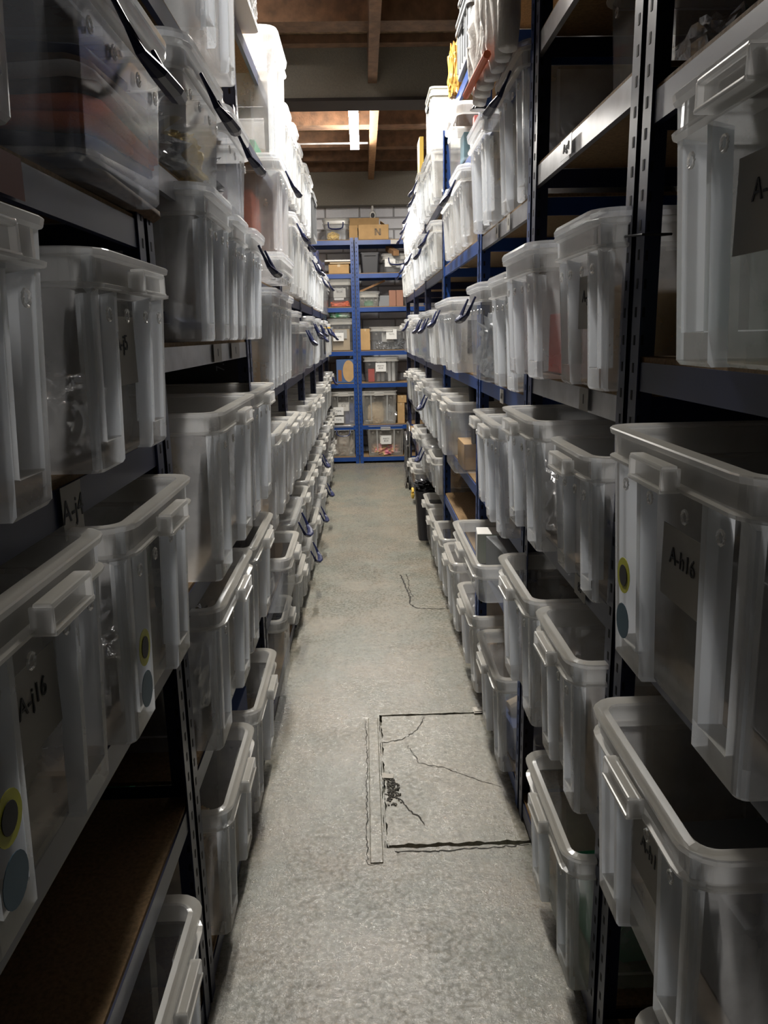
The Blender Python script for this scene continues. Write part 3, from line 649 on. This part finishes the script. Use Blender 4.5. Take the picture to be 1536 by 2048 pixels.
# ------------------------------------------------------------------ shelf-edge labels
def edge_label(side, x, y, z, w, s, label, h=.05, tone=PAPER):
    t = empty('shelf_label', (x, y, z), R(-90) if side > 0 else R(90)); tag(t, label, 'shelf label')
    bm = bmesh.new(); bx(bm, -w / 2, w / 2, 0, .0008, -h / 2, h / 2); mk('paper_tag', bm, tone, t)
    if s: text('lettering', s, h * .62, INK, t, (0, -.0006, 0), (R(90), 0, 0))
    return t
edge_label(-1, -.418, 1.08, 1.395, .075, 'A-j4', 'paper shelf label A-j4 on the left rail beneath the frosted boxes', .075)
edge_label(-1, -.418, .83, 1.825, .10, 'A-j8', 'paper shelf label A-j8 on the upper left rail')
edge_label(-1, -.418, .98, 1.825, .12, '', 'faded pink paper strip on the upper left rail', .05, mat('pink_paper', (.50, .32, .30), .8))
edge_label(-1, -.418, 2.05, 1.965, .05, 'I', 'small label with one stroke on the bare left rail, nearer')
edge_label(-1, -.418, 2.45, 1.965, .09, 'A-j', 'torn paper label on the bare left rail, farther')
edge_label(-1, -.418, 2.28, 1.585, .12, 'I', 'paper label on the left rail under the lidded boxes, nearer')
edge_label(-1, -.418, 2.60, 1.585, .16, '1', 'paper label on the left rail under the lidded boxes, farther')
edge_label(1, .498, 1.98, 2.055, .10, 'A-g4', 'handwriting strip A-g4 on the bright right rail', .045, GALV)
edge_label(1, .498, 1.75, 1.475, .07, 'I', 'one-stroke label on the right rail under the lidded boxes')
edge_label(1, .498, 2.80, 1.40, .07, 'A-f', 'white paper label on the navy right rail below the plastic bag box')
edge_label(1, .498, 2.72, 1.985, .05, 'I', 'small label on the upper right rail, nearer')
edge_label(1, .498, 2.95, 1.985, .06, 'A', 'white label on the upper right rail beside the box corner')
edge_label(1, .498, 1.72, 1.035, .09, '88', 'dark printed label on the right rail at hip height')
edge_label(1, .498, 2.55, .625, .06, 'A', 'small white label on the navy rail near the floor, right')

# ------------------------------------------------------------------ far rack contents
def far_box(x0, x1, z, h, kind, label, ltext=None, y=9.86, handle=False):
    return storage_box(((x0 + x1) / 2, y, z), 0, x1 - x0 + .03, .42, h, kind, label, 'boxes on the end shelves', ltext=None if not ltext else ltext)
far_box(-.44, -.14, 2.75, .23, 'H', 'clear box of yellow things on top of the end shelves')
lump('yellow_bundle', CM['yellow'], .14, .2, .10, (-.33, 10.0, 2.755), 2, 'yellow bundle in the clear box on top of the end shelves', 'bundle')
t = empty('open_carton', (.12, 10.0, 2.75)); tag(t, 'open cardboard box with a black N emblem on top of the end shelves', 'cardboard box')
bm = bmesh.new()
for b4 in ((-.14, .23, -.12, -.117, 0, .17), (-.14, .23, .12, .123, 0, .17), (-.14, -.137, -.12, .12, 0, .17), (.227, .23, -.12, .12, 0, .17), (-.14, .23, -.12, .12, 0, .003)): bx(bm, *b4)
bx(bm, -.24, -.137, -.10, -.097, .0, .17, 0, Matrix.Rotation(R(-8), 4, 'Z'))
mk('body', bm, CARD, t)
bm = bmesh.new(); bx(bm, -.25, .12, 0, .003, 0, .12, 0, Matrix.Translation((0, .12, .165)) @ Matrix.Rotation(R(-10), 4, 'X')); mk('flap', bm, CARD, t)
bm = bmesh.new(); bx(bm, 0, .11, -.11, .11, 0, .003, 0, Matrix.Translation((.13, 0, .21)) @ Matrix.Rotation(R(35), 4, 'Y')); mk('flap', bm, CARD, t)
bm = bmesh.new()
for q in range(2):   # double-stroke N
    o_ = q * .012
    bx(bm, .06 + o_, .067 + o_, -.1212, -.1204, .045, .125); bx(bm, .115 + o_, .122 + o_, -.1212, -.1204, .045, .125)
    V = [bm.verts.new(p) for p in ((.06 + o_, -.1214, .125), (.067 + o_, -.1214, .125), (.122 + o_, -.1214, .045), (.115 + o_, -.1214, .045))]; bm.faces.new(V)
mk('emblem', bm, INK, t)
edge_label(1, .42, 9.852, 2.715, .10, '', 'white paper label on the top blue beam of the end shelves').rotation_euler = (0, 0, 0)
# shelf 2.36
carton('board_stack', 'white', .34, .40, .02, (-.27, 10.08, 2.50), (0, 0, 0), 'white board lying over the carton on the end shelves, left', 'board', tape=False)
carton('board_stack', 'tan', .26, .36, .02, (-.25, 10.08, 2.475), (0, 0, 0), 'tan board beneath the white board, end shelves', 'board', tape=False)
carton('carton', 'brown', .25, .36, .105, (-.27, 10.08, 2.362), (0, 0, 0), 'brown carton under the flat boards on the end shelves, left')
t = empty('black_crate', (.115, 9.9, 2.361)); tag(t, 'black plastic crate on the end shelves beside the tilted clear box', 'crate')
bm = bmesh.new(); loft(bm, [[(x, y, z) for x, y in rrect(.20 + q, .34, .02)] for q, z in ((0, 0), (.03, .22), (.045, .225), (.045, .24))], True, False); mk('body', bm, CM['black'], t)
bm = bmesh.new(); bx(bm, -.07, .07, -.014, -.004, .20, .215, .002); mk('handle', bm, CM['black'], t)
far_box(.27, .62, 2.36, .20, 'H', 'grey clear box with a white note beside the black crate, end shelves', 'A-5')
bm = bmesh.new(); bx(bm, -.035, .035, -.30, .10, -.03, .03, .003, Matrix.Translation((.37, 10.05, 2.645)) @ Matrix.Rotation(R(14), 4, 'X') @ Matrix.Rotation(R(12), 4, 'Z'))
tag(mk('timber_block', bm, TIML), 'square timber length jutting out above the tilted clear box, end shelves', 'timber')
# shelf 1.96
far_box(-.41, -.13, 1.96, .31, 'c', 'clear box of papers and orange packets on the end shelves, left', 'BOX')
lump('orange_packets', CM['orange'], .24, .2, .08, (-.27, 10.05, 1.965), 8, 'orange packets at the bottom of the clear paper box, end shelves', 'packet')
carton('paper_pack', 'white', .12, .2, .13, (-.28, 10.0, 2.045), (0, 0, 0), 'white paper pack above the orange packets, end shelves', 'paper', tape=False)
far_box(-.03, .21, 1.96, .16, 'l', 'small lidded box of green packets on the end shelves')
lump('green_packet', CM['green'], .12, .14, .08, (.09, 10.0, 1.966), 5, 'green packet in the small lidded box, end shelves', 'packet')
bm = bmesh.new(); bx(bm, -.17, .17, -.02, .02, -.012, .012, .002, Matrix.Translation((.14, 10.0, 2.21)) @ Matrix.Rotation(R(-22), 4, 'Y'))
tag(mk('timber_batten', bm, TIML), 'pale timber batten sloping over the small lidded box, end shelves', 'timber')
for i, x in enumerate([.385, .475]): carton('carton', mat('reddish_card', (.30, .15, .10), .8), .085, .3, .19, (x, 10.08, 1.962), (0, 0, 0), ['reddish carton, left one of the pair, end shelves', 'reddish carton, right one of the pair, end shelves'][i], tape=False)
carton('carton', 'grey', .14, .3, .13, (.28, 10.1, 1.962), (0, 0, 0), 'dark grey carton beside the reddish pair, end shelves', tape=False)
# shelf 1.43
far_box(-.42, -.12, 1.43, .37, 'c', 'beige-filled clear box under the green pack, end shelves', 'A-2')
carton('carton', 'tan', .22, .30, .26, (-.27, 10.06, 1.436), (0, 0, 0), 'tan carton filling the clear box under the green pack', tape=False)
lump('nappy_pack', mat('green_white_film', (.72, .76, .72), .3, rgb2=(.02, .30, .10), nscale=9), .28, .24, .10, (-.27, 10.02, 1.83), 12, 'white and green plastic pack lying on the beige-filled box, end shelves', 'pack', rough=.2)
carton('carton', 'brown', .12, .34, .26, (.035, 10.08, 1.433), (0, 0, 0), 'narrow brown carton left of the note-marked box, end shelves')
far_box(.10, .53, 1.43, .28, 'C', 'clear handled box of bagged parts with a white note, end shelves', 'A-3')
lump('parts_bag', FOIL, .15, .2, .11, (.24, 10.02, 1.436), 31, 'white bag of parts in the note-marked box, end shelves', 'bag', rough=.5)
lump('parts_bag', CM['grey'], .17, .2, .13, (.42, 10.02, 1.436), 33, 'grey bag of parts in the note-marked box, end shelves', 'bag', rough=.6)
# shelf 1.03
c = carton('carton', mat('blue_print_card', (.05, .10, .22), .7), .24, .34, .29, (-.22, 10.04, 1.033), (0, 0, 0), 'blue printed carton with a tan oval panel, end shelves', tape=False)
bm = disc_bm(.075, .135); o = mk('panel', bm, CARD, c); o.location = (.035, -.1712, .145)
bm = bmesh.new(); bx(bm, -.10, -.055, -.1712, -.1702, .02, .16); mk('panel', bm, mat('dark_orange_print', (.25, .09, .02), .7), c)
far_box(.01, .44, 1.03, .31, 'C', 'clear box of white rolls and a red carton, end shelves', 'A-6')
for i in range(4):
    bm = bmesh.new(); tube(bm, [(.19 + i * .055 + (.03 if i > 1 else 0), 10.02, 1.036), (.19 + i * .055 + (.03 if i > 1 else 0), 10.02, 1.29)], .024, 12)
    tag(mk('white_roll', bm, CM['white']), 'white roll, %s from the left, in the end-shelf box with the red carton' % ['first', 'second', 'third', 'fourth'][i], 'roll')
carton('carton', 'red', .08, .2, .16, (.10, 10.02, 1.036), (0, 0, 0), 'red and dark carton beside the white rolls, end shelves', tape=False)
# shelf .50
far_box(-.42, -.11, .50, .42, 'o', 'open frosted box of blue folders with stacked notes, end shelves', 'C-2')
carton('folder', 'navy', .12, .2, .26, (-.19, 10.02, .506), (0, 0, 0), 'blue folder in the frosted box, end shelves', 'folder', tape=False)
far_box(-.03, .41, .50, .42, 'o', 'wide open frosted box with a paper sack inside, end shelves')
lump('paper_sack', CM['tan'], .22, .16, .28, (.15, 10.0, .506), 17, 'tan paper sack standing in the wide frosted box, end shelves', 'sack', rough=.2)
lump('plastic_bag', PBAG, .15, .2, .24, (.33, 10.0, .506), 19, 'cloudy plastic bag beside the paper sack, end shelves', rough=.5)
carton('carton', 'brown', .09, .30, .26, (.47, 10.05, .502), (0, 0, 0), 'brown carton right of the wide frosted box, end shelves')
carton('carton', 'brown', .11, .30, .09, (.47, 10.05, .765), (0, 0, .1), 'small brown carton stacked on the other one, end shelves')
# shelf .09
far_box(-.42, -.13, .09, .39, 'h', 'handled box packed with pale bits on the lowest end shelf')
lump('pale_bits', mat('pale_bits', (.60, .55, .46), .8, rgb2=(.35, .25, .20), nscale=30, bump=.8), .24, .24, .33, (-.28, 10.02, .096), 41, 'pale mixed fabric bits filling the lowest handled box, end shelves', 'fabric', rough=.3)
far_box(.03, .50, .09, .39, 'o', 'wide frosted box of pink and yellow toys on the lowest end shelf', 'A-9')
lump('pink_toys', mat('pink_mix', (.55, .12, .22), .6, rgb2=(.5, .4, .15), nscale=20), .34, .24, .15, (.26, 10.0, .096), 43, 'pink and yellow jumble in the wide lowest box, end shelves', 'toy', rough=.5)
for x, z, h, l in [(-.33, .68, .10, 'upper note on the open frosted box, end shelves'), (-.33, .57, .08, 'lower note on the open frosted box, end shelves'), (.36, 1.62, .12, 'white note on the bagged parts box, end shelves'), (.22, 1.22, .11, 'white note on the white rolls box, end shelves'),
                   (.27, .30, .11, 'white note on the wide lowest box, end shelves'), (-.30, 1.60, .10, 'white note on the beige-filled box, end shelves'), (.36, 2.47, .09, 'tilted white note on the grey clear box, end shelves')]:
    t = empty('paper_note', (x, 9.84, z)); tag(t, l, 'paper note'); bm = bmesh.new(); bx(bm, -.065, .065, 0, .001, -h / 2, h / 2); mk('sheet', bm, CM['white'], t)
    text('lettering', {'.11': 'PARTY\nBOX', '.10': 'ITEMS'}.get(('%.2f' % h)[1:], 'TOYS'), .028, INK, t, (0, -.0006, 0), (R(90), 0, 0))
# security camera on the white wall
t = empty('security_camera', (.165, 10.29, 3.08)); tag(t, 'white dome security camera with black eye under the far beam', 'camera')
bm = bmesh.new(); loft(bm, [[(rr * math.cos(a), y, rr * 1.25 * math.sin(a)) for a in [2 * math.pi * i / 18 for i in range(18)]] for rr, y in ((.045, 0), (.045, -.03), (.035, -.05), (.01, -.055))], True, True); mk('shell', bm, CM['white'], t)
bm = bmesh.new(); loft(bm, [[(rr * math.cos(a), y, rr * 1.3 * math.sin(a) - .005) for a in [2 * math.pi * i / 14 for i in range(14)]] for rr, y in ((.026, -.045), (.022, -.062), (.006, -.066))], True, True); mk('lens', bm, CM['black'], t)
bm = bmesh.new(); tube(bm, [(0, 0, .0), (0, .03, .05), (0, .03, .12)], .014, 10); mk('bracket', bm, CM['white'], t)

# ------------------------------------------------------------------ things at the aisle sides
# folded sack truck
CHR = mat('chrome_tube', (.55, .55, .55), .25, metal=.9)
t = empty('sack_truck', (.47, 8.3, 0)); tag(t, 'folded chrome sack truck standing at the far right of the aisle', 'sack truck')
def loopy(x, y, w, z0, z1, r=.08):
    P = [(x, y - w, z0)]
    for i in range(7): a = R(180 - 15 * i); P.append((x, y - w + r + r * math.cos(a), z1 - r + r * math.sin(a)))
    for i in range(7): a = R(90 - 15 * i); P.append((x, y + w - r + r * math.cos(a), z1 - r + r * math.sin(a)))
    P.append((x, y + w, z0)); return P
for nm, x, w_, z0, z1 in (('outer_frame', .0, .20, .06, .68), ('inner_frame', -.03, .16, .12, .58)):
    bm = bmesh.new(); tube(bm, loopy(x, 0, w_, z0, z1), .011, 10); mk(nm, bm, CHR, t)
bm = bmesh.new()
for z in (.14, .30, .46): tube(bm, [(-.01, -.19, z), (-.01, .19, z)], .008, 8)
mk('crossbars', bm, CHR, t)
for y in (-.2, .2):
    bm = bmesh.new(); tube(bm, [(-.015, y, .07), (.015, y, .07)], .068, 20); mk('wheel', bm, mat('rubber', (.02, .02, .02), .7), t)
bm = bmesh.new(); bx(bm, -.05, -.044, -.18, .18, .02, .20, .002); mk('toe_plate', bm, CHR, t)
# black bin bag + yellow hook tag
t = empty('black_bin', (.50, 6.10, 0)); tag(t, 'tall black bin with a bag liner and yellow tag, far right of the aisle', 'bin')
bm = bmesh.new(); loft(bm, [[(x, y - .13, z) for x, y in rrect(.20 + q, .24 + q, .04)] for q, z in ((-.03, .0), (0, .30), (.01, .40))], True, True); mk('body', bm, CM['black'], t)
o = lump('bag_liner', mat('black_film', (.02, .02, .022), .18), .21, .25, .10, (0, 0, 0), 50, None, None, rough=.5, fr=4); o.parent = t; o.location = (0, 0, .38)
bm = bmesh.new(); tube(bm, [(-.13 + .0 * math.cos(a), -.06 + .04 * math.cos(a), .38 + .035 * math.sin(a)) for a in [2 * math.pi * i / 14 for i in range(14)]], .011, 8, closed=True); mk('yellow_tag', bm, CM['yellow'], t)
# yellow clamp on the left
t = empty('bar_clamp', (-.36, 7.45, 1.45)); tag(t, 'black bar clamp with yellow trigger among the far left boxes', 'clamp')
bm = bmesh.new(); bx(bm, -.006, .006, -.012, .012, 0, .34, .002); mk('bar', bm, CM['black'], t)
bm = bmesh.new(); bx(bm, .0, .06, -.01, .01, .235, .25, .003); mk('trigger', bm, CM['yellow'], t)
# upper right: wrapped bundles, plank, crate, basket, white bin
WF = mat('white_wrap', (.86, .84, .81), .35, bump=.8, bscale=25, noise=.15, nscale=6)
for i, (y, hh, tilt) in enumerate([(2.46, .42, .06), (2.55, .46, .03), (2.64, .40, .05), (2.73, .44, .02), (2.82, .36, .05), (2.91, .40, .03), (3.00, .30, .04), (3.09, .34, 0)]):
    bm = bmesh.new(); P = [(.44 + .008 * math.sin(k * 1.3 + i), y + tilt * k / 5, 2.425 + hh * k / 5) for k in range(6)]
    tube(bm, P, [.028, .034, .032, .034, .03, .02], 12)
    for v in bm.verts: v.co += Vector((mn.noise(v.co * 14), mn.noise(v.co * 13 + Vector((5, 0, 0))), 0)) * .010
    o = mk('wrapped_roll', bm, WF, None, True); tag(o, 'white plastic-wrapped roll, %s from the camera, on the upper right shelf' % ORD[i], 'roll', 'wrapped rolls')
lump('plastic_bag', PBAG, .16, .36, .16, (.50, 2.60, 2.84), 61, 'clear torn plastic bag on top of the wrapped rolls, upper right', rough=.8, fr=4)
bm = bmesh.new(); tube(bm, [(.395, 2.55, 2.44), (.39, 3.0, 2.45)], .012, 8); tag(mk('orange_strip', bm, CM['orange']), 'orange tube lying along the edge under the wrapped rolls', 'tube')
t = empty('wood_plank', (.52, 3.05, 2.81)); bm = bmesh.new(); bx(bm, 0, .10, 0, .02, 0, .80, .002); mk('board', bm, TIML, t); tag(t, 'light wooden plank standing on the top right shelf', 'plank')
def crate(nm, loc, rz, W, D, H, m, label, cat='crate'):
    t = empty(nm, loc, rz); tag(t, label, cat)
    bm = bmesh.new(); loft(bm, [[(x * s, y, z) for x, y in rrect(W, D, .02, o)] for s, o, z in ((.94, 0, 0), (1, 0, H - .05), (1, .012, H - .05), (1, .012, H - .035), (1, .003, H - .033), (1, .003, H - .012), (1, .012, H - .01), (1, .012, H), (1, -.004, H), (1, -.004, H - .03))], True, False)
    for i in range(5): bx(bm, -W * .4 + W * .2 * i - .004, -W * .4 + W * .2 * i + .004, -.006, .004, H * .1, H - .05)
    mk('body', bm, m, t); bm = bmesh.new(); bx(bm, -.06, .06, -.016, -.004, H - .09, H - .075, .002); mk('handle', bm, CM['black'], t); return t
GC = mat('grey_crate_plastic', (.22, .23, .24), .45)
crate('grey_crate', (.49, 3.88, 2.805), R(-90), .42, .40, .24, GC, 'grey plastic crate on the top right shelf, lower of two')
crate('grey_crate', (.50, 3.88, 3.05), R(-90), .40, .38, .12, GC, 'grey plastic crate stacked on the other one, top right')
lump('yellow_bag', mat('amber_film', (.55, .32, .08), .3, bump=.8, bscale=30), .06, .10, .26, (.50, 4.30, 2.80), 70, 'amber plastic bag hanging beside the grey crates, top right', rough=.5)
crate('white_bin', (.45, 5.22, 2.72), R(-90), .36, .34, .34, mat('white_bin_plastic', (.72, .72, .66), .45), 'white plastic bin high up on the right, far side', 'bin')
carton('envelope_stack', 'yellow', .03, .22, .26, (.46, 6.1, 2.745), (0, 0, 0), 'yellow upright envelope stack high on the far right', 'envelope', tape=False)
crate('grey_crate', (-.38, 6.9, 2.405), R(90), .5, .40, .36, GC, 'grey crate at the top of the far left shelves')
# hexagon lattice basket, upper left
t = empty('lattice_basket', (-.37, 3.10, 2.76), R(90)); tag(t, 'white honeycomb lattice basket on the top left shelf', 'basket')
WB = mat('white_basket', (.78, .78, .78), .4)
W_, D_, H_ = .40, .36, .34
bm = bmesh.new()
def hexcell(fn, u, v, s):
    P = [fn(u + s * math.cos(R(60 * i)), v + s * math.sin(R(60 * i))) for i in range(6)]; tube(bm, P, .0035, 5, closed=True)
s_ = .030
for face in range(4):
    L_ = W_ if face % 2 == 0 else D_
    fn = [lambda u, v: (u, 0, v), lambda u, v: (W_ / 2, u + D_ / 2, v), lambda u, v: (u, D_, v), lambda u, v: (-W_ / 2, u + D_ / 2, v)][face]
    nu = int((L_ - .03) / (s_ * 1.5))
    for a_ in range(nu):
        for b2 in range(int((H_ - .06) / (s_ * 1.732))):
            hexcell(fn, -L_ / 2 + .035 + a_ * s_ * 1.5, .035 + b2 * s_ * 1.732 + (s_ * .866 if a_ % 2 else 0), s_)
mk('lattice', bm, WB, t)
bm = bmesh.new(); loft(bm, [[(x, y, z) for x, y in rrect(W_, D_, .02, o)] for o, z in ((.002, H_ - .03), (.014, H_ - .03), (.014, H_), (0, H_))], False, False)
loft(bm, [[(x, y, z) for x, y in rrect(W_ , D_, .02, o)] for o, z in ((-.004, 0), (.002, 0), (.002, .02))], True, False); mk('rim', bm, WB, t)
bm = bmesh.new(); tube(bm, [(-.08, -.015, H_ - .02), (-.08, -.04, H_ - .10), (.08, -.04, H_ - .10), (.08, -.015, H_ - .02)], .009, 8); mk('handle', bm, HNDL, t)
# cable tie on the near right posts
bm = bmesh.new(); tube(bm, [(.495, 1.41, 1.79), (.495, 1.53, 1.80), (.545, 1.53, 1.80), (.545, 1.41, 1.79)], .0025, 6, closed=True)
tag(mk('cable_tie', bm, CM['black']), 'black cable tie round the nearest pair of right-hand posts', 'cable tie')
